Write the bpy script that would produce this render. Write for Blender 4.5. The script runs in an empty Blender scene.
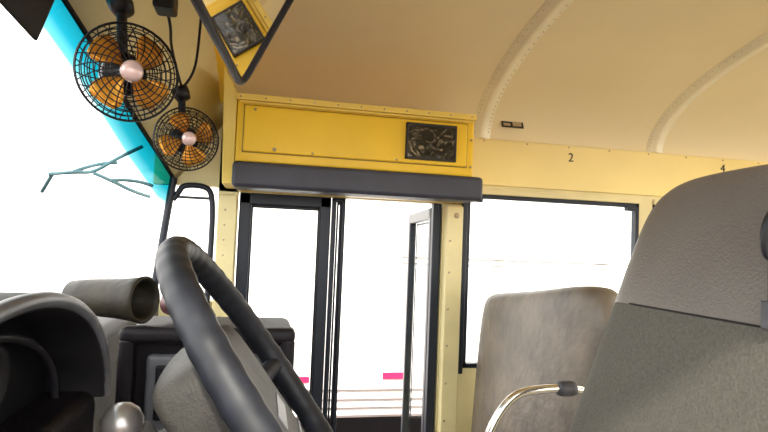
import bpy, bmesh, math, random
from mathutils import Vector, Matrix
random.seed(3)
S=bpy.context.scene
try:
    S.view_settings.view_transform='Standard'
except Exception: pass

# ---------------------------------------------------------------- materials
def mat(name,col,rough=.5,metal=0,var=.08,scale=8,bump=0,bscale=200,col2=None,emit=0,coat=0,spec=.5):
    m=bpy.data.materials.new(name); m.use_nodes=True
    nt=m.node_tree; b=nt.nodes['Principled BSDF']
    tc=nt.nodes.new('ShaderNodeTexCoord')
    n=nt.nodes.new('ShaderNodeTexNoise'); n.inputs['Scale'].default_value=scale; n.inputs['Detail'].default_value=5
    nt.links.new(tc.outputs['Object'],n.inputs['Vector'])
    r=nt.nodes.new('ShaderNodeValToRGB')
    c=Vector(col); d=Vector(col2) if col2 else c*(1-2.5*var)
    r.color_ramp.elements[0].position=.3; r.color_ramp.elements[1].position=.7
    r.color_ramp.elements[0].color=(*[max(0,x) for x in d],1)
    r.color_ramp.elements[1].color=(*[min(1,x*(1+var)) for x in c],1)
    nt.links.new(n.outputs['Fac'],r.inputs['Fac']); nt.links.new(r.outputs['Color'],b.inputs['Base Color'])
    b.inputs['Roughness'].default_value=rough; b.inputs['Metallic'].default_value=metal
    b.inputs['Specular IOR Level'].default_value=spec
    if coat: b.inputs['Coat Weight'].default_value=coat
    if emit:
        nt.links.new(r.outputs['Color'],b.inputs['Emission Color']); b.inputs['Emission Strength'].default_value=emit
    if bump:
        n2=nt.nodes.new('ShaderNodeTexNoise'); n2.inputs['Scale'].default_value=bscale; n2.inputs['Detail'].default_value=3
        nt.links.new(tc.outputs['Object'],n2.inputs['Vector'])
        bp=nt.nodes.new('ShaderNodeBump'); bp.inputs['Strength'].default_value=bump; bp.inputs['Distance'].default_value=.004
        nt.links.new(n2.outputs['Fac'],bp.inputs['Height']); nt.links.new(bp.outputs['Normal'],b.inputs['Normal'])
    return m
M={}
M['yellow']=mat('yellow_paint',(.96,.62,.025),.35,var=.04,scale=3)
M['yellow2']=mat('yellow_paint_pale',(.95,.71,.15),.4,var=.05,scale=3)
M['gap']=mat('panel_gap',(.28,.16,.03),.6,var=.05)
M['cream']=mat('cream_paint',(.82,.72,.38),.45,var=.06,scale=4)
M['ceil']=mat('ceiling_paint',(.92,.80,.50),.34,var=.03,scale=1.4)
M['rib']=mat('rib_paint',(.95,.88,.62),.35,var=.03)
M['header']=mat('header_paint',(.97,.78,.31),.4,var=.04,scale=2)
M['black']=mat('black_rubber',(.007,.007,.010),.4,var=.1,spec=.3)
M['frame']=mat('door_frame_black',(.010,.015,.027),.38,var=.1,spec=.35)
M['dash']=mat('dash_plastic',(.008,.006,.009),.5,var=.15,scale=14,bump=.2,spec=.25)
M['dashgrey']=mat('dash_grey',(.017,.016,.020),.5,var=.2,scale=10,bump=.1,spec=.25)
M['hoodtrim']=mat('hood_trim_grey',(.13,.135,.155),.4,var=.25,scale=9)
M['pad']=mat('vinyl_pad',(.045,.048,.068),.5,var=.08,bump=.2,bscale=120)
M['wheel']=mat('wheel_rubber',(.010,.012,.018),.52,var=.25,scale=30,spec=.38)
M['hub']=mat('hub_vinyl',(.042,.040,.036),.55,var=.25,scale=12,bump=.25,bscale=300,spec=.25)
M['chrome']=mat('chrome',(.72,.71,.68),.18,1,var=.03)
M['mirror']=mat('mirror_glass',(.86,.86,.84),.02,1,var=.0)
M['knob']=mat('knob_satin',(.42,.40,.39),.34,.7,var=.05)
M['rivet']=mat('rivet_metal',(.52,.41,.26),.35,.3,var=.1)
M['rivet2']=mat('rivet_painted',(.70,.54,.32),.4,0,var=.1)
M['copper']=mat('copper_blade',(1,.40,.04),.30,.55,var=.15,scale=10)
M['fanhub']=mat('fan_hub',(.80,.60,.57),.3,.3,var=.06)
M['white']=mat('white_body',(.9,.9,.92),.5,var=.02,scale=1)
M['stripe']=mat('trailer_stripe',(.17,.14,.14),.5,var=.05)
M['red']=mat('red_reflector',(.9,.02,.10),.3,var=.05,emit=.2)
M['duct']=mat('duct_grey',(.036,.030,.018),.5,var=.2,scale=9,col2=(.010,.009,.007),bump=.4,bscale=60,spec=.3)
M['ductred']=mat('red_hose',(.09,.004,.004),.4,var=.2)
M['floor']=mat('floor_rubber',(.22,.20,.17),.7,var=.2)
M['ground']=mat('asphalt',(.13,.08,.075),.9,var=.2,scale=3,bump=.5)
M['pseat']=mat('bench_vinyl',(.185,.155,.120),.42,var=.12,scale=7,bump=.7,bscale=34,col2=(.085,.070,.058))
M['grey']=mat('grey_paint',(.06,.06,.07),.5,var=.4)
M['branch']=mat('bark',(.03,.09,.11),.8,var=.2)
M['ink']=mat('ink',(.02,.02,.02),.6)
def pouch():
    m=mat('pouch_plastic',(.30,.25,.17),.14,.2,var=.3,scale=11,bump=1.0,bscale=26,col2=(.006,.006,.006),coat=.3)
    nt=m.node_tree
    for n in nt.nodes:
        if n.type=='VALTORGB': n.color_ramp.elements[0].position=.50; n.color_ramp.elements[1].position=.75
        if n.type=='TEX_NOISE' and abs(n.inputs['Scale'].default_value-11)<.1: n.inputs['Distortion'].default_value=3; n.inputs['Scale'].default_value=16
    return m
M['pouch']=pouch()
def seat_mat():
    m=bpy.data.materials.new('driver_seat_cover'); m.use_nodes=True; nt=m.node_tree; b=nt.nodes['Principled BSDF']
    tc=nt.nodes.new('ShaderNodeTexCoord'); sp=nt.nodes.new('ShaderNodeSeparateXYZ'); nt.links.new(tc.outputs['Object'],sp.inputs[0])
    gt=nt.nodes.new('ShaderNodeMath'); gt.operation='GREATER_THAN'; gt.inputs[1].default_value=.415; nt.links.new(sp.outputs[2],gt.inputs[0])
    n=nt.nodes.new('ShaderNodeTexNoise'); n.inputs['Scale'].default_value=5; n.inputs['Detail'].default_value=6; nt.links.new(tc.outputs['Object'],n.inputs['Vector'])
    n2=nt.nodes.new('ShaderNodeTexNoise'); n2.inputs['Scale'].default_value=260; nt.links.new(tc.outputs['Object'],n2.inputs['Vector'])
    def mix(a,b_,fac,typ='MIX'):
        x=nt.nodes.new('ShaderNodeMix'); x.data_type='RGBA'; x.blend_type=typ
        nt.links.new(fac,x.inputs[0])
        for s,v in ((6,a),(7,b_)):
            if isinstance(v,tuple): x.inputs[s].default_value=(*v,1)
            else: nt.links.new(v,x.inputs[s])
        return x.outputs[2]
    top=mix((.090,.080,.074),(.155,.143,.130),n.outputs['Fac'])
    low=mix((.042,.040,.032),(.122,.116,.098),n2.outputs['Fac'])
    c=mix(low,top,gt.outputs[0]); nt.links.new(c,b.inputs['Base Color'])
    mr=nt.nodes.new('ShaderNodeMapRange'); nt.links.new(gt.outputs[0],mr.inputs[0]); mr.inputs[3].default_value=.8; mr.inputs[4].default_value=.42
    nt.links.new(mr.outputs[0],b.inputs['Roughness'])
    bp=nt.nodes.new('ShaderNodeBump'); bp.inputs['Strength'].default_value=.4; bp.inputs['Distance'].default_value=.003
    nt.links.new(n2.outputs['Fac'],bp.inputs['Height']); nt.links.new(bp.outputs['Normal'],b.inputs['Normal'])
    return m
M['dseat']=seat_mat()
def glass_mat(name,col,fac):
    m=bpy.data.materials.new(name); m.use_nodes=True; nt=m.node_tree
    for n in list(nt.nodes):
        if n.type=='BSDF_PRINCIPLED': nt.nodes.remove(n)
    out=[n for n in nt.nodes if n.type=='OUTPUT_MATERIAL'][0]
    t=nt.nodes.new('ShaderNodeBsdfTransparent'); g=nt.nodes.new('ShaderNodeBsdfGlossy'); g.inputs['Roughness'].default_value=.03
    mx=nt.nodes.new('ShaderNodeMixShader'); mx.inputs[0].default_value=fac
    t.inputs[0].default_value=(*col,1)
    nt.links.new(t.outputs[0],mx.inputs[1]); nt.links.new(g.outputs[0],mx.inputs[2]); nt.links.new(mx.outputs[0],out.inputs[0])
    return m,nt,t
M['glass'],_,_=glass_mat('clear_glass',(.97,.99,1),.04)
M['wglass'],nt,t=glass_mat('windshield_glass',(1,1,1),.03)
at=nt.nodes.new('ShaderNodeAttribute'); at.attribute_name='tint'
cr=nt.nodes.new('ShaderNodeValToRGB'); cr.color_ramp.elements[0].position=0; cr.color_ramp.elements[0].color=(.0,.08,.11,1)
cr.color_ramp.elements[1].position=1; cr.color_ramp.elements[1].color=(1,1,1,1)
e=cr.color_ramp.elements.new(.45); e.color=(.003,.14,.19,1)
e=cr.color_ramp.elements.new(.75); e.color=(.06,.25,.30,1)
nt.links.new(at.outputs['Fac'],cr.inputs[0]); nt.links.new(cr.outputs[0],t.inputs[0])

# ---------------------------------------------------------------- mesh helpers
def link(o,parent=None):
    S.collection.objects.link(o)
    if parent: o.parent=parent
    return o
def empty(name,loc=(0,0,0)):
    e=bpy.data.objects.new(name,None); e.empty_display_size=.1; S.collection.objects.link(e); e.location=loc
    bpy.context.view_layer.update(); return e
def mesh(name,vs,fs,m,parent=None,smooth=False,bevel=0,loc=None,rot=None,mw=None):
    me=bpy.data.meshes.new(name); me.from_pydata([tuple(v) for v in vs],[],fs); 
    bm=bmesh.new(); bm.from_mesh(me); bmesh.ops.recalc_face_normals(bm,faces=bm.faces); bm.to_mesh(me); bm.free()
    me.materials.append(m)
    if smooth:
        for p in me.polygons: p.use_smooth=True
    o=bpy.data.objects.new(name,me); link(o)
    if mw is not None: o.matrix_world=mw
    else:
        if loc: o.location=loc
        if rot: o.rotation_euler=rot
    if parent:
        o.parent=parent; o.matrix_parent_inverse=parent.matrix_world.inverted()
    if bevel:
        b=o.modifiers.new('b','BEVEL'); b.width=bevel; b.segments=3; b.limit_method='ANGLE'
        for p in me.polygons: p.use_smooth=True
        w=o.modifiers.new('w','WEIGHTED_NORMAL'); w.keep_sharp=False
    return o
def boxes(name,lst,m,parent=None,bevel=0,**k):
    vs=[];fs=[]
    for a,b in lst:
        n=len(vs);x0,y0,z0=a;x1,y1,z1=b
        vs+=[(x0,y0,z0),(x1,y0,z0),(x1,y1,z0),(x0,y1,z0),(x0,y0,z1),(x1,y0,z1),(x1,y1,z1),(x0,y1,z1)]
        fs+=[tuple(i+n for i in f) for f in [(0,3,2,1),(4,5,6,7),(0,1,5,4),(1,2,6,5),(2,3,7,6),(3,0,4,7)]]
    return mesh(name,vs,fs,m,parent,bevel=bevel,**k)
def box(name,a,b,m,parent=None,bevel=0,**k): return boxes(name,[(a,b)],m,parent,bevel,**k)
def dots(name,lst,m,parent=None,sub=1):
    bm=bmesh.new()
    for x,y,z,r in lst: bmesh.ops.create_icosphere(bm,subdivisions=sub,radius=r,matrix=Matrix.Translation((x,y,z)))
    me=bpy.data.meshes.new(name); bm.to_mesh(me); bm.free(); me.materials.append(m)
    for p in me.polygons: p.use_smooth=True
    o=bpy.data.objects.new(name,me); link(o)
    if parent: o.parent=parent; o.matrix_parent_inverse=parent.matrix_world.inverted()
    return o
def curve(name,splines,r,m,parent=None,cyclic=False,mw=None,smooth=True,res=4):
    cu=bpy.data.curves.new(name,'CURVE'); cu.dimensions='3D'; cu.bevel_depth=r; cu.bevel_resolution=res; cu.use_fill_caps=True
    for pts in splines:
        if smooth and len(pts)>2:
            s=cu.splines.new('NURBS'); s.points.add(len(pts)-1); s.order_u=3
            s.use_endpoint_u=not cyclic; s.resolution_u=6
        else:
            s=cu.splines.new('POLY'); s.points.add(len(pts)-1)
        for p,q in zip(s.points,pts): p.co=(*q,1)
        s.use_cyclic_u=cyclic
    cu.materials.append(m)
    o=bpy.data.objects.new(name,cu); link(o)
    if mw is not None: o.matrix_world=mw
    if parent: o.parent=parent; o.matrix_parent_inverse=parent.matrix_world.inverted()
    return o
def chaikin(p,n=3):
    for _ in range(n):
        q=[]
        for i in range(len(p)):
            a=Vector(p[i]);b=Vector(p[(i+1)%len(p)]); q+=[a*.75+b*.25,a*.25+b*.75]
        p=q
    return p
def cushion(name,outline,T,m,parent=None,n=5,iters=3,mw=None,segs=9):
    o=chaikin([Vector(p) for p in outline],iters); N=len(o)
    c=sum(o,Vector((0,0)))/N
    vs=[];rings=[]
    for side in (-1,1):
        for k in range(0 if side<0 else 1,segs):
            a=math.pi/2*k/segs
            s=math.cos(a)**(2/n); x=side*T/2*math.sin(a)**(2/n)
            ring=[]
            for p in o:
                ring.append(len(vs)); q=c+(p-c)*s; vs.append((x,q.x,q.y))
            rings.append((side,k,ring))
    neg=[r for s,k,r in rings if s<0]; pos=[neg[0]]+[r for s,k,r in rings if s>0]
    fs=[]
    for seq in (neg,pos):
        for a,b in zip(seq,seq[1:]):
            for i in range(N): fs.append((a[i],a[(i+1)%N],b[(i+1)%N],b[i]))
        last=seq[-1]; sgn=-1 if seq is neg else 1
        ctr=len(vs); vs.append((sgn*T/2,c.x,c.y))
        for i in range(N): fs.append((last[i],last[(i+1)%N],ctr))
    return mesh(name,vs,fs,m,parent,smooth=True,mw=mw)
def revolve(name,prof,m,mw,parent=None,N=32):
    vs=[];fs=[]
    for r,z in prof:
        for i in range(N):
            a=2*math.pi*i/N; vs.append((r*math.cos(a),r*math.sin(a),z))
    for k in range(len(prof)-1):
        for i in range(N):
            j=(i+1)%N; fs.append((k*N+i,k*N+j,(k+1)*N+j,(k+1)*N+i))
    return mesh(name,vs,fs,m,parent,smooth=True,mw=mw)
def frame_mat(loc,z,up=(0,0,1)):
    z=Vector(z).normalized(); x=Vector(up).cross(z).normalized(); y=z.cross(x)
    m=Matrix((x,y,z)).transposed().to_4x4(); m.translation=Vector(loc); return m

W=2.25
# ---------------------------------------------------------------- ceiling
def cz(y): return 1.775+.37*math.sqrt(max(0,1-((y-1.1)/1.15)**2))
XF=-.16; XB=6.0
def arc_pts(n=40,off=0):
    out=[]
    for i in range(n+1):
        a=math.pi*i/n
        out.append((1.1+(1.15-off)*math.cos(a),1.775+(.37-off)*math.sin(a)))
    return out
A=arc_pts(48)
vs=[];fs=[]
B=arc_pts(48,-.03)
for prof in (A,B):
    for x in (XF,XB):
        for y,z in prof: vs.append((x,y,z))
n=len(A)
for i in range(n-1):
    fs.append((i,i+1,n+i+1,n+i)); fs.append((2*n+i,3*n+i,3*n+i+1,2*n+i+1))
ceil=mesh('ceiling',vs,fs,M['ceil'],smooth=True)
def rib(x,w=.085):
    vs=[];fs=[]
    for off,dx in ((0,-w/2),(.006,-w/2+.004),(.006,-w/2+.022),(.016,-w/2+.030),(.016,w/2-.030),(.006,w/2-.022),(.006,w/2-.004),(0,w/2)):
        for y,z in arc_pts(48,off): vs.append((x+dx,y,z))
    n=49
    for k in range(7):
        for i in range(n-1): fs.append((k*n+i,k*n+i+1,(k+1)*n+i+1,(k+1)*n+i))
    return vs,fs
for idx,x in enumerate((.89,1.74,2.6,3.45,4.3,5.1)):
    vs,fs=rib(x)
    r=mesh('ceiling_rib',vs,fs,M['rib'],smooth=True)
    L=[]
    R=arc_pts(80,.0065)
    for i in range(2,79):
        y,z=R[i]
        for dx in ((-.031,.031) if idx==0 else (-.031,)): L.append((x+dx,y,z,.003))
    dots('rivets',L,M['rivet2'],r)

# ---------------------------------------------------------------- right wall (door side)
wt=.05
trh=boxes('trim_header',[((.80,W-.012,1.575),(XB,W,1.775))],M['header'],bevel=.004)
dots('screws',[(.9+.2*i,W-.013,1.765,.004) for i in range(12)],M['rivet'],trh)
xs=[.83,1.70,2.56,3.42,4.28,5.1,6.0]
wall=boxes('wall_right',[((.83,W,1.56),(XB,W+wt,1.80)),((.73,W,-.5),(.82,W+wt,1.80)),((-.18,W,-.5),(-.105,W+wt,1.80)),((-.18,W,1.485),(.82,W+wt,1.80)),
    ((.82,W,0),(XB,W+wt,.80)),((-.9,W,0),(-.18,W+wt,1.06)),((-.42,W,1.50),(-.18,W+wt,1.80))]
    +[((x-.035,W,.8),(x+.035,W+wt,1.56)) for x in xs[1:]],M['cream'])
post=box('door_post',(.735,W-.05,.1),(.805,W,1.475),M['cream'],bevel=.006)
dots('post_bolts',[(.75,W-.051,z,.005) for z in (1.33,1.2,1.05,.9,.75,.6)]+[(.775,W-.052,1.435,.012)],M['rivet'],post,2)
fp=box('front_door_post',(-.178,W-.03,.1),(-.108,W,1.47),M['cream'],bevel=.005)
dots('post_rivets',[(-.15,W-.031,.6+i*.058,.004) for i in range(15)],M['rivet'],fp)
for i in range(len(xs)-1):
    a,b=xs[i]+.036-(.031 if i==0 else 0),xs[i+1]-.036
    w=empty('window_%d'%(i+1),((a+b)/2,W,1.18))
    t=.018
    boxes('sash',[((a,W-.005,.801),(a+t,W+.03,1.535)),((b-t,W-.005,.801),(b,W+.03,1.535)),((a,W-.005,1.517),(b,W+.03,1.535)),((a,W-.005,.801),(b,W+.03,.82))],M['frame'],w,bevel=.003)
    boxes('top_rail',[((a,W-.012,1.535),(b,W+.03,1.559))],M['cream'],w,bevel=.003)
    boxes('pane',[((a+t,W+.01,.82),(b-t,W+.014,1.517))],M['glass'],w)
    boxes('latches',[((a+t,W-.014,1.50),(a+t+.05,W+.01,1.52)),((b-t-.05,W-.014,1.50),(b-t,W+.01,1.52))],M['frame'],w)
box('trim_rubber_strip',(.812,W-.02,.78),(.834,W-.001,1.50),M['frame'],bevel=.004)
qw=empty('window_7',(-.28,W,1.3))
curve('seal',[[(-.345,W-.01,1.44),(-.325,W-.01,1.47),(-.31,W-.01,1.50),(-.23,W-.01,1.50),(-.20,W-.01,1.47),(-.195,W-.01,1.3),(-.20,W-.01,1.04)]],.011,M['frame'],qw)
box('mullion',(-.345,W-.012,1.448),(-.20,W+.01,1.458),M['frame'],qw)

# ---------------------------------------------------------------- door (folding)
d1=empty('door_1',(.1,W,.6))
def leaf(parent,mw,w,z0,z1,fr):
    y0,y1=-.018,.018
    def bx(nm,lst,m,bev=0):
        boxes(nm,lst,m,parent,bev,mw=mw)
    bx('leaf_frame',[((0,y0,z0),(fr,y1,z1)),((w-fr,y0,z0),(w,y1,z1)),((0,y0,z1-fr),(w,y1,z1)),((0,y0,z0),(w,y1,z0+.12)),((0,y0,.02),(w,y1,.08))],M['frame'],.006)
    bx('leaf_glass',[((fr,-.003,z0+.12),(w-fr,.003,z1-fr))],M['glass'])
    bx('leaf_gasket',[((fr,y0-.006,z1-fr-.012),(w-fr,y0,z1-fr)),((fr,y0-.006,.1),(fr+.008,y0,z1-fr)),((w-fr-.008,y0-.006,.1),(w-fr,y0,z1-fr))],M['black'],.003)
leaf(d1,Matrix.Translation((-.10,W+.02,0)),.36,-.37,1.485,.046)
leaf(d1,Matrix.Translation((.264,W+.02,0)),.055,-.37,1.485,.018)
d2=empty('door_2',(.7,W+.3,.6))
leaf(d2,Matrix.Translation((.705,W+.03,0))@Matrix.Rotation(math.radians(84),4,'Z'),.62,-.37,1.47,.05)
box('hinge_post',(.69,W+.001,-.37),(.725,W+.04,1.485),M['frame'],d2,bevel=.005)

# ---------------------------------------------------------------- overhead cabinet
cab=empty('overhead_cabinet',(.3,2.1,1.68))
CY=1.95
box('body',(-.11,CY,1.565),(.745,W-.03,1.785),M['yellow'],cab,bevel=.008)
boxes('top_lip',[((-.115,CY-.012,1.775),(.75,CY+.03,1.797))],M['yellow2'],cab,bevel=.003)
boxes('lid',[((-.085,CY-.010,1.60),(.715,CY,1.758))],M['yellow'],cab,bevel=.006)
boxes('lid_gap',[((-.088,CY-.003,1.597),(.718,CY+.001,1.761))],M['gap'],cab)
curve('hinge_rod',[[(-.10,CY-.012,1.768),(.735,CY-.012,1.768)]],.004,M['yellow2'],cab)
dots('screws',[(x,CY-.012,z,r) for x,z,r in [(.02,1.612,.007),(.15,1.608,.004),(.45,1.608,.004),(-.05,1.745,.005),(.73,1.70,.005),(.73,1.6,.005)]+[(-.1+i*.083,1.786,.0035) for i in range(11)]],M['rivet'],cab,2)
box('pouch',(.485,CY-.022,1.617),(.665,CY-.009,1.742),M['pouch'],cab,bevel=.004)
boxes('pouch_border',[((.48,CY-.024,1.736),(.67,CY-.008,1.745)),((.48,CY-.024,1.613),(.67,CY-.008,1.622)),((.48,CY-.024,1.613),(.488,CY-.008,1.745)),((.662,CY-.024,1.613),(.67,CY-.008,1.745))],M['ink'],cab,bevel=.002)
box('bumper_pad',(-.115,CY-.035,1.475),(.775,CY+.1,1.564),M['pad'],cab,bevel=.016)
box('underside',(-.108,CY+.1,1.488),(.80,W-.001,1.564),M['yellow2'],cab)
mesh('end_flange',[(-.15,1.985,1.49),(-.112,1.955,1.49),(-.112,1.955,1.80),(-.16,1.93,1.88),(-.15,W-.08,1.49),(-.112,W-.08,1.49),(-.112,W-.08,1.80),(-.16,W-.08,1.88)],
     [(0,1,2,3),(4,7,6,5),(0,3,7,4),(1,5,6,2),(3,2,6,7),(0,4,5,1)],M['yellow2'],cab,bevel=.004)

# ---------------------------------------------------------------- windshield and front bulkhead
E=[(-.345,2.25,1.52),(-.37,2.12,1.575),(-.41,1.93,1.655),(-.45,1.76,1.745),(-.49,1.62,1.83),(-.52,1.48,1.89),(-.54,1.3,1.92),(-.55,1.1,1.93),(-.54,.9,1.92),(-.52,.72,1.89),(-.49,.58,1.83),(-.45,.44,1.745),(-.41,.27,1.655),(-.37,.08,1.575),(-.345,-.05,1.52)]
def lerp(a,b,t): return tuple(x+(y-x)*t for x,y in zip(a,b))
top=[]
for i in range(len(E)-1):
    for k in range(4): top.append(lerp(E[i],E[i+1],k/4))
top.append(E[-1])
N=len(top)
wsp=empty('windshield',(-.5,1.1,1.5))
vs=[]
for p in top: vs.append(p)
for p in top:
    y=p[1]; vs.append((p[0]+.09,y,p[2]+(cz(y)-p[2])*.35+.01))
for p in top:
    y=p[1]; vs.append((XF,y,cz(y)+.012))
fs=[]
for k in range(2):
    for i in range(N-1): fs.append((k*N+i,k*N+i+1,(k+1)*N+i+1,(k+1)*N+i))
bh=mesh('header_panel',vs,fs,M['cream'],wsp,smooth=True); so=bh.modifiers.new('s','SOLIDIFY'); so.thickness=.012; so.offset=0
vs=[];tv=[]
rows=[0,.04,.08,.12,.16,.2,.25,.3,.4,.6,1]
for t in rows:
    for p in top:
        bot=(p[0]-.16 if p[1]<2.2 else p[0]-.05,p[1],1.08)
        vs.append(lerp(p,bot,t)); 
        L_=(Vector(p)-Vector(bot)).length
        tv.append(min(1,t*L_/.135))
fs=[]
for k in range(len(rows)-1):
    for i in range(N-1): fs.append((k*N+i,k*N+i+1,(k+1)*N+i+1,(k+1)*N+i))
ws=mesh('glass',vs,fs,M['wglass'],wsp,smooth=True)
a=ws.data.attributes.new('tint','FLOAT','POINT')
for i,v in enumerate(tv): a.data[i].value=v
curve('seal',[top],.008,M['black'],wsp)
curve('a_pillar',[[(-.345,2.235,1.525),(-.36,2.235,1.4),(-.375,2.235,1.25),(-.395,2.235,1.07)]],.014,M['frame'],wsp)
ys=[(-.195,2.2-.085*i,cz(2.2-.085*i)-.045) for i in range(12)]
vs=[];fs=[]
for p in ys:
    vs+= [(p[0]-.02,p[1],p[2]-.02),(p[0]+.03,p[1],p[2]-.02),(p[0]+.03,p[1],p[2]+.05),(p[0]-.02,p[1],p[2]+.05)]
for i in range(len(ys)-1):
    for k in range(4): fs.append((4*i+k,4*i+(k+1)%4,4*i+4+(k+1)%4,4*i+4+k))
mesh('front_bow',vs,fs,M['yellow'],wsp,bevel=.004)
dots('bow_rivets',[(-.21,2.15-.06*i,cz(2.15-.06*i)-.07,.004) for i in range(14)],M['rivet'],wsp)

# ---------------------------------------------------------------- interior mirror (angled toward driver)
im=empty('interior_mirror',(-.05,1.1,1.75))
P0=Vector((-.066,1.25,1.6375)); u=Vector((-.058,-.368,.0325)); wv=Vector((.099,-.044,.196))
nn=wv.cross(u).normalized()
if nn.x<0: nn=-nn
u1=u.normalized(); w1=nn.cross(u1).normalized()
if w1.z<0: w1=-w1
MW=Matrix((u1,w1,nn)).transposed().to_4x4(); MW.translation=P0
sk=(wv.dot(u1))/(wv.dot(w1))
def q2(a,b): return Vector((a+b*sk,b))
Lw,Hw=.44,.25
corners=[]
rr=.03
for (ca,cb,a0) in ((rr,rr,180),(Lw-rr,rr,270),(Lw-rr,Hw-rr,0),(rr,Hw-rr,90)):
    for k in range(7):
        an=math.radians(a0+15*k); corners.append(q2(ca+rr*math.cos(an),cb+rr*math.sin(an)))
curve('rim',[[(p.x,p.y,.001) for p in corners]],.0085,M['dashgrey'],im,cyclic=True,mw=MW,smooth=False)
nC=len(corners)
mesh('glass',[(p.x,p.y,.002) for p in corners],[tuple(range(nC))],M['mirror'],im,mw=MW)
mesh('backing',[(p.x,p.y,-.001) for p in corners]+[(p.x,p.y,-.012) for p in corners],[tuple(range(nC)),tuple(range(2*nC-1,nC-1,-1))]+[(i,(i+1)%nC,nC+(i+1)%nC,nC+i) for i in range(nC)],M['black'],im,mw=MW)
curve('mirror_arm',[[tuple(MW@Vector((.15,.15,-.01))),(-.14,1.15,1.86),(-.22,1.2,1.93),(-.33,1.25,1.97)]],.008,M['black'],im)

# ---------------------------------------------------------------- fans
def fan(loc,look,R,twist,arm):
    f=empty('dashboard_fan',loc)
    mw=frame_mat(loc,Vector(look)-Vector(loc))
    def dome(r,s): return s*(.032*(1-(r/R)**2)+.006)
    rings_=[]
    for s in (1,-1):
        for k in range(1,8):
            r=R*(.3+.1*k); rings_.append([(r*math.cos(a*math.pi/16),r*math.sin(a*math.pi/16),dome(r,s)) for a in range(32)])
    curve('cage_rings',rings_,.0012,M['black'],f,cyclic=True,mw=mw,smooth=False,res=1)
    rad=[]
    for s in (1,-1):
        for i in range(24):
            a=i*2*math.pi/24; pts=[]
            for k in range(7):
                r=R*(.25+.75*k/6); aa=a+ s*.35*k/6; pts.append((r*math.cos(aa),r*math.sin(aa),dome(r,s)))
            rad.append(pts)
    curve('cage_spokes',rad,.0012,M['black'],f,mw=mw,smooth=False,res=1)
    curve('cage_rim',[[(R*math.cos(a*math.pi/24),R*math.sin(a*math.pi/24),0) for a in range(48)]],.0025,M['black'],f,cyclic=True,mw=mw,smooth=False,res=2)
    vs=[];fs=[]
    for b in range(4):
        a0=b*math.pi/2+twist; n0=len(vs)
        for i in range(7):
            r=R*(.15+.70*i/6)
            half=[.32,.40,.52,.60,.62,.56,.38][i]
            for j in range(5):
                u_=(j/4-.5)*2; aa=a0+u_*half*.85+.12*i/6
                vs.append((r*math.cos(aa),r*math.sin(aa),u_*.013))
        for i in range(6):
            for j in range(4):
                p=n0+i*5+j; fs.append((p,p+1,p+6,p+5))
    bl=mesh('blades',vs,fs,M['copper'],f,smooth=True,mw=mw); q=bl.modifiers.new('s','SOLIDIFY'); q.thickness=.002
    revolve('hub_badge',[(0,.043),(R*.14,.043),(R*.19,.040),(R*.22,.034),(R*.22,.028)],M['fanhub'],mw,f)
    revolve('motor',[(0,-.095),(R*.34,-.093),(R*.44,-.08),(R*.44,-.03),(R*.2,-.02),(R*.2,.03)],M['black'],mw,f)
    back=mw@Vector((0,0,-.06))
    curve('bracket',[[tuple(back),tuple((back+Vector(arm))/2+Vector((0,0,.01))),arm]],.011,M['black'],f)
    revolve('bracket_base',[(0,.02),(.02,.02),(.026,0),(.026,-.02),(0,-.02)],M['black'],frame_mat(arm,(0.5,0,-1)),f)
fan((-.279,1.18,1.622),(.25,.0,1.45),.095,.85,(-.33,1.30,1.80))
fan((-.237,1.73,1.59),(.25,.3,1.45),.092,.35,(-.27,1.80,1.74))
curve('fan_cable',[[(-.33,1.30,1.82),(-.28,1.4,1.9),(-.26,1.5,1.85),(-.28,1.62,1.82),(-.27,1.80,1.76)],[(-.27,1.80,1.76),(-.24,1.82,1.80),(-.22,1.75,1.90),(-.2,1.6,1.98)]],.004,M['black'])
box('header_switch_box',(-.29,1.40,1.85),(-.24,1.47,1.90),M['black'],bevel=.008)
mesh('sun_visor',[(-.52,1.18,1.74),(-.49,1.30,1.70),(-.46,1.30,1.80),(-.50,1.05,1.86),(-.53,1.18,1.745),(-.50,1.30,1.705),(-.47,1.30,1.805),(-.51,1.05,1.865)],
   [(0,1,2,3),(4,7,6,5),(0,4,5,1),(1,5,6,2),(2,6,7,3),(3,7,4,0)],M['black'],bevel=.004)

# ---------------------------------------------------------------- dashboard
db=empty('dashboard',(-.3,.8,1.0))
box('deck',(-.66,-.02,.101),(-.36,2.2,1.075),M['dash'],db,bevel=.03)
def hood_arc(r_off=0,x=0):
    out=[]
    for i in range(33):
        a=math.pi*i/32
        out.append((x,.68+(.36-r_off)*math.cos(a),1.03+(.20-r_off)*abs(math.sin(a))**.95))
    return out
vs=hood_arc(0,-.5)+hood_arc(0,-.25)+hood_arc(.004,-.245)+hood_arc(.016,-.245)+hood_arc(.02,-.25)+hood_arc(.02,-.34); fs=[]; n=33
for k in range(5):
    for i in range(n-1): fs.append((k*n+i,k*n+i+1,(k+1)*n+i+1,(k+1)*n+i))
h=mesh('instrument_hood',vs,fs,M['dashgrey'],db,smooth=True)
curve('hood_trim',[hood_arc(.008,-.25)],.010,M['hoodtrim'],db)
curve('inner_trim',[hood_arc(.055,-.31)],.006,M['dashgrey'],db)
f3=hood_arc(.018,-.335)
mesh('instrument_face',f3,[tuple(range(len(f3)))],M['black'],db)
for y,z,r in ((.80,1.11,.042),(.68,1.12,.052),(.56,1.11,.042)):
    revolve('gauge',[(0,.004),(r*.85,.004),(r,.010),(r*1.05,0)],M['dashgrey'],frame_mat((-.332,y,z),(1,0,0)),db)
box('lower_panel',(-.42,.33,.55),(-.26,1.04,1.04),M['dash'],db,bevel=.02)
box('knee_panel',(-.27,.55,.70),(-.235,.93,.99),M['dashgrey'],db,bevel=.012)
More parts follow.
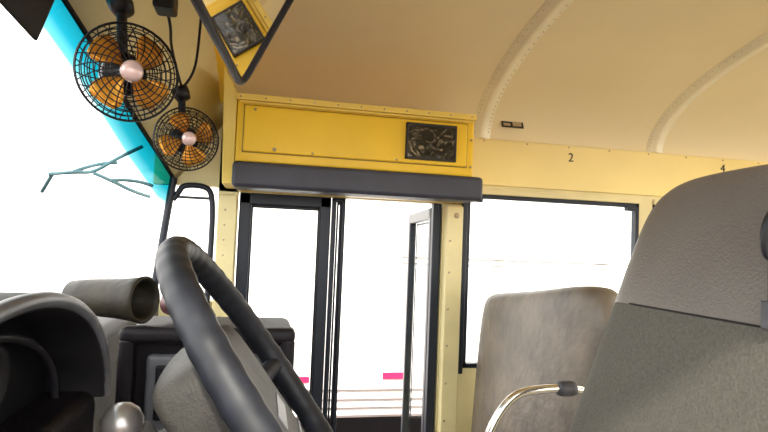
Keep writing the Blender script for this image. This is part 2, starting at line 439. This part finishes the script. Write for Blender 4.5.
boxes('panel_buttons',[((-.24,.60+.08*i,.90),(-.228,.64+.08*i,.94)) for i in range(4)],M['hoodtrim'],db,bevel=.004)
cx0,cx1=-.27,.075
boxes('console_body',[((cx0,1.235,.101),(cx1,1.45,1.11))],M['dash'],db,bevel=.02)
boxes('console_bezel',[((cx0,1.19,1.085),(cx1,1.24,1.118)),((cx0,1.19,.80),(cx0+.03,1.24,1.1)),((cx1-.03,1.19,.80),(cx1,1.24,1.1)),((cx0,1.19,.80),(cx1,1.24,.84))],M['dash'],db,bevel=.012)
box('switch_panel',(cx0+.05,1.215,.86),(cx1-.05,1.24,1.06),M['hoodtrim'],db,bevel=.01)
box('display_recess',(cx0+.07,1.208,.93),(cx1-.07,1.217,1.04),M['black'],db,bevel=.006)
boxes('switches',[((cx0+.08+i*.045,1.200,.955),(cx0+.105+i*.045,1.212,1.0)) for i in range(5)],M['dashgrey'],db,bevel=.004)
mw=frame_mat((-.40,1.32,1.165),(1,-.50,.02))
revolve('defroster_duct',[(0,0),(.02,.0),(.034,.01),(.038,.05),(.041,.12),(.045,.165),(.049,.185),(.045,.190),(.039,.18),(.034,.10),(0,.09)],M['duct'],mw,db)
mw=frame_mat((-.160,1.33,1.15),(.75,-.65,.02))
revolve('hose_collar',[(0,-.06),(.026,-.06),(.032,-.03),(.035,.0),(.038,.02),(.031,.024),(.025,.01),(0,.0)],M['ductred'],mw,db)

# ---------------------------------------------------------------- steering wheel
sw=empty('steering_wheel',(.04,.74,1.10))
d=Vector((-.585,0,.811)).normalized(); nrm=Vector((.811,0,.585)).normalized(); yy=nrm.cross(d)
C0=Vector((.030,.72,1.100))
MWh=Matrix((d,yy,nrm)).transposed().to_4x4(); MWh.translation=C0
RW=.228
N=256
vs=[];fs=[]
for i in range(N):
    a=2*math.pi*i/N
    rr=.0155+.0008*math.sin(a*24)**2
    for j in range(14):
        b=2*math.pi*j/14; vs.append(((RW+rr*math.cos(b))*math.cos(a),(RW+rr*math.cos(b))*math.sin(a),rr*1.15*math.sin(b)))
for i in range(N):
    for j in range(14):
        fs.append((i*14+j,((i+1)%N)*14+j,((i+1)%N)*14+(j+1)%14,i*14+(j+1)%14))
mesh('rim',vs,fs,M['wheel'],sw,smooth=True,mw=MWh)
MX=MWh@Matrix(((0,1,0,0.0),(0,0,1,0),(1,0,0,-.050),(0,0,0,1)))
cushion('hub_pad',[(-.10,-.13),(.10,-.14),(.12,-.10),(.12,.10),(.10,.14),(-.10,.13),(-.12,.08),(-.12,-.08)],.09,M['hub'],sw,n=6,iters=2,mw=MX)
boxes('emblem',[((-.02,-.05,-.006),(.0,.05,-.0035)),((-.06,-.08,-.006),(-.055,.08,-.0035))],M['hoodtrim'],sw,mw=MWh)
for s in (-1,1):
    curve('spoke',[[(0,s*.10,-.05),(.005,s*.17,-.035),(.0,s*.222,-.004)]],.015,M['wheel'],sw,mw=MWh)
curve('spoke',[[(-.08,0,-.05),(-.15,0,-.035),(-.222,0,-.004)]],.015,M['wheel'],sw,mw=MWh)
revolve('column',[(.045,-.09),(.055,-.13),(.06,-.18),(.06,-.26),(0,-.26)],M['dashgrey'],MWh,sw)
curve('turn_signal_stalk',[[(.04,.0,-.16),(.05,.08,-.15),(.055,.17,-.13)]],.008,M['black'],sw,mw=MWh)
gl=empty('gear_lever',(-.15,.72,1.08))
revolve('knob',[(0,.024),(.010,.0225),(.018,.017),(.0235,.007),(.024,-.003),(.019,-.014),(.012,-.020),(.010,-.03),(0,-.03)],M['knob'],Matrix.Translation((-.152,.72,1.078)),gl)
curve('shaft',[[(-.152,.72,1.06),(-.16,.74,.95),(-.165,.78,.72)]],.008,M['chrome'],gl)
cushion('shift_tower',[(.62,.10),(.86,.10),(.85,1.0),(.80,1.055),(.70,1.055),(.64,1.0)],.09,M['grey'],gl,mw=Matrix.Translation((-.165,0.04,0.0)))

# ---------------------------------------------------------------- driver seat
ds=empty('driver_seat',(.6,.66,.9))
rec=math.radians(19)
mw=Matrix.Translation((.56,.655,.80))@Matrix.Rotation(rec,4,'Y')
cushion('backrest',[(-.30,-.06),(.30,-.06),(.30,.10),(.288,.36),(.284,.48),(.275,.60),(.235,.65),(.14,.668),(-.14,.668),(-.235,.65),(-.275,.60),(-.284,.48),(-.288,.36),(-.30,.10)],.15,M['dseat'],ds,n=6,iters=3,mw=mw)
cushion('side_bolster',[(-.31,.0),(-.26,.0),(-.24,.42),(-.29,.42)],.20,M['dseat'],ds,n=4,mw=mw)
curve('seam',[[(-.074,-.21,.415),(-.0765,0,.413),(-.074,.21,.415)]],.0016,M['dash'],ds,mw=mw)
mwc=Matrix.Translation((.40,.655,.78))@Matrix.Rotation(math.radians(90),4,'Y')
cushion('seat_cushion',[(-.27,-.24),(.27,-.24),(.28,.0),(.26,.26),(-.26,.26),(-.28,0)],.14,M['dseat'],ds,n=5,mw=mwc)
box('pedestal',(.22,.5,.101),(.55,.82,.72),M['black'],ds,bevel=.02)
curve('belt_d_ring',[[(.63,.598,1.30),(.625,.598,1.34),(.635,.59,1.37),(.645,.575,1.36),(.64,.575,1.31)]],.007,M['black'],ds,cyclic=True)
box('belt_webbing',(.622,.560,1.20),(.628,.592,1.31),M['ink'],ds,bevel=.002)
box('belt_latch',(.612,.568,1.215),(.62,.592,1.25),M['grey'],ds,bevel=.002)

# ---------------------------------------------------------------- passenger bench
pb=empty('bus_seat',(.9,1.7,.9))
mw=Matrix.Translation((.90,0,0))@Matrix.Translation((0,0,.55))@Matrix.Rotation(math.radians(3),4,'Y')@Matrix.Translation((0,0,-.55))
cushion('backrest',[(2.2,.40),(2.20,.80),(2.185,1.05),(2.14,1.12),(2.00,1.140),(1.75,1.168),(1.48,1.208),(1.39,1.21),(1.34,1.165),(1.33,1.08),(1.33,.80),(1.33,.40)],.13,M['pseat'],pb,n=4,iters=2,mw=mw)
cushion('seat_cushion',[(-.17,1.33),(.20,1.33),(.22,1.7),(.20,2.2),(-.20,2.2),(-.22,1.7)],.13,M['pseat'],pb,n=5,
   mw=Matrix.Translation((1.14,0,.52))@Matrix(((0,1,0,0),(0,0,1,0),(1,0,0,0),(0,0,0,1))))
boxes('legs',[((1.0,1.36,.101),(1.03,1.39,.5)),((1.28,1.36,.101),(1.31,1.39,.5)),((1.0,2.1,.101),(1.03,2.13,.5)),((1.28,2.1,.101),(1.31,2.13,.5))],M['black'],pb)

# ---------------------------------------------------------------- grab rail
gr=empty('grab_rail',(.55,1.15,.9))
curve('tube',[[(.47,1.15,.101),(.47,1.15,.55),(.475,1.15,.84),(.50,1.15,.925),(.545,1.15,.985),(.60,1.15,.998),(.72,1.15,1.0),(.76,1.15,.96),(.76,1.15,.101)]],.0095,M['chrome'],gr)
revolve('clamp',[(0,-.02),(.015,-.02),(.017,-.01),(.017,.01),(.015,.02),(0,.02)],M['grey'],frame_mat((.675,1.15,.998),(1,0,0)),gr)

# ---------------------------------------------------------------- numbers & label
def text(s,loc,size,nm):
    c=bpy.data.curves.new(nm,'FONT'); c.body=s; c.size=size; c.extrude=.0008; c.align_x='CENTER'; c.materials.append(M['ink'])
    o=bpy.data.objects.new(nm,c); link(o); o.location=loc; o.rotation_euler=(math.radians(90),0,0)
text('2',(1.31,W-.0135,1.703),.055,'seat_number_sign')
text('4',(2.10,W-.0135,1.708),.055,'seat_number_sign')
mwl=Matrix.Translation((1.02,2.222,1.845))@Matrix.Rotation(math.radians(68),4,'X')
sl=box('ceiling_label',(-.05,-.020,-.002),(.05,.020,.002),M['ink'],mw=mwl)
boxes('label_print',[((-.042,-.014,-.004),(-.012,-.002,.004)),((.0,-.014,-.004),(.04,.008,.004))],M['rivet'],sl,mw=mwl)

# ---------------------------------------------------------------- floor, left wall, stairs
fl=boxes('floor',[((-.9,-.1,.05),(-.12,W,.10)),((-.12,-.1,.05),(.76,1.65,.10)),((.76,-.1,.05),(XB,W,.10))],M['floor'])
boxes('step',[((-.1,1.66,-.16),(.73,1.95,-.12)),((-.1,1.95,-.42),(.73,W,-.38)),((-.1,1.64,-.42),(.73,1.66,.05))],M['floor'])
boxes('wall_left',[((-.9,-.15,.0),(XB,-.1,.55)),((1.1,-.15,.55),(1.18,-.1,1.80)),((.9,-.15,1.6),(XB,-.1,1.80)),((2.0,-.15,.55),(2.08,-.1,1.8)),((3.0,-.15,.55),(3.08,-.1,1.8))],M['cream'])

# ---------------------------------------------------------------- outside
box('ground',(-30,-30,-1.02),(30,30,-1.0),M['ground'])
tr=empty('parked_trailer',(1,5.6,.8))
boxes('body',[((-2.5,4.8,-.17),(9,7.2,2.6))],M['white'],tr,bevel=.02)
boxes('rub_rails',[((-2.5,4.78,.05),(9,4.8,.062)),((-2.5,4.78,-.03),(9,4.8,-.018)),((-2.5,4.78,-.10),(9,4.8,-.088)),((-2.5,4.78,-.17),(9,4.8,-.155))],M['stripe'],tr)
boxes('side_band',[((1.2,4.785,1.20),(9,4.8,1.212)),((1.2,4.785,1.15),(9,4.8,1.155))],M['stripe'],tr)
boxes('reflectors',[((.31,4.775,.125),(.43,4.79,.175)),((1.06,4.775,.150),(1.27,4.79,.205)),((-1,4.775,.11),(-.85,4.79,.15))],M['red'],tr)
boxes('undercarriage',[((-2,5.2,-1.0),(8.5,6.9,-.17))],M['black'],tr)
br=[[(-1.04,3.0,1.58),(-.93,3.0,1.60),(-.84,3.0,1.60),(-.74,3.0,1.68),(-.62,3.0,1.75)],[(-.84,3.0,1.60),(-.76,3.02,1.57),(-.66,3.05,1.52),(-.58,3.05,1.50)],[(-.93,3.0,1.60),(-.84,3.05,1.66),(-.76,3.1,1.67)],[(-.76,3.02,1.57),(-.66,3.05,1.59),(-.58,3.1,1.56)],[(-1.10,3.1,1.50),(-1.02,3.0,1.59)]]
curve('bare_tree_branch',br,.009,M['branch'])

# ---------------------------------------------------------------- light
w=bpy.data.worlds.new('World'); S.world=w; w.use_nodes=True
bg=w.node_tree.nodes['Background']; bg.inputs[0].default_value=(1,.985,.95,1); bg.inputs[1].default_value=4.9
def area(nm,loc,rot,sx,sy,p,col=(1,.94,.84)):
    l=bpy.data.lights.new(nm,'AREA'); l.shape='RECTANGLE'; l.size=sx; l.size_y=sy; l.energy=p; l.color=col
    o=bpy.data.objects.new(nm,l); link(o); o.location=loc; o.rotation_euler=rot; return o
area('interior_fill',(2.2,1.1,2.10),(0,0,0),1.2,.3,12)  # added fill lamp under the roof to brighten the interior, no real fitting
sun=bpy.data.lights.new('sun','SUN'); sun.energy=7; sun.angle=.05; sun.color=(1,.93,.80)
so=bpy.data.objects.new('sun',sun); link(so); so.rotation_euler=Vector((.15,.9,-.75)).to_track_quat('-Z','Y').to_euler()

# ---------------------------------------------------------------- camera
th=math.radians(12);ph=math.radians(3);ro=math.radians(2.3)
F=Vector((math.sin(th)*math.cos(ph),math.cos(th)*math.cos(ph),math.sin(ph))); R0=Vector((math.cos(th),-math.sin(th),0)); U0=R0.cross(F)
R_=R0*math.cos(ro)+U0*math.sin(ro); U_=U0*math.cos(ro)-R0*math.sin(ro)
cam=bpy.data.cameras.new('camera'); cam.sensor_width=36; cam.lens=36*560/768; cam.clip_start=.02
co=bpy.data.objects.new('camera',cam); link(co)
mwx=Matrix((R_,U_,-F)).transposed().to_4x4(); mwx.translation=(0,0,1.3); co.matrix_world=mwx
S.camera=co
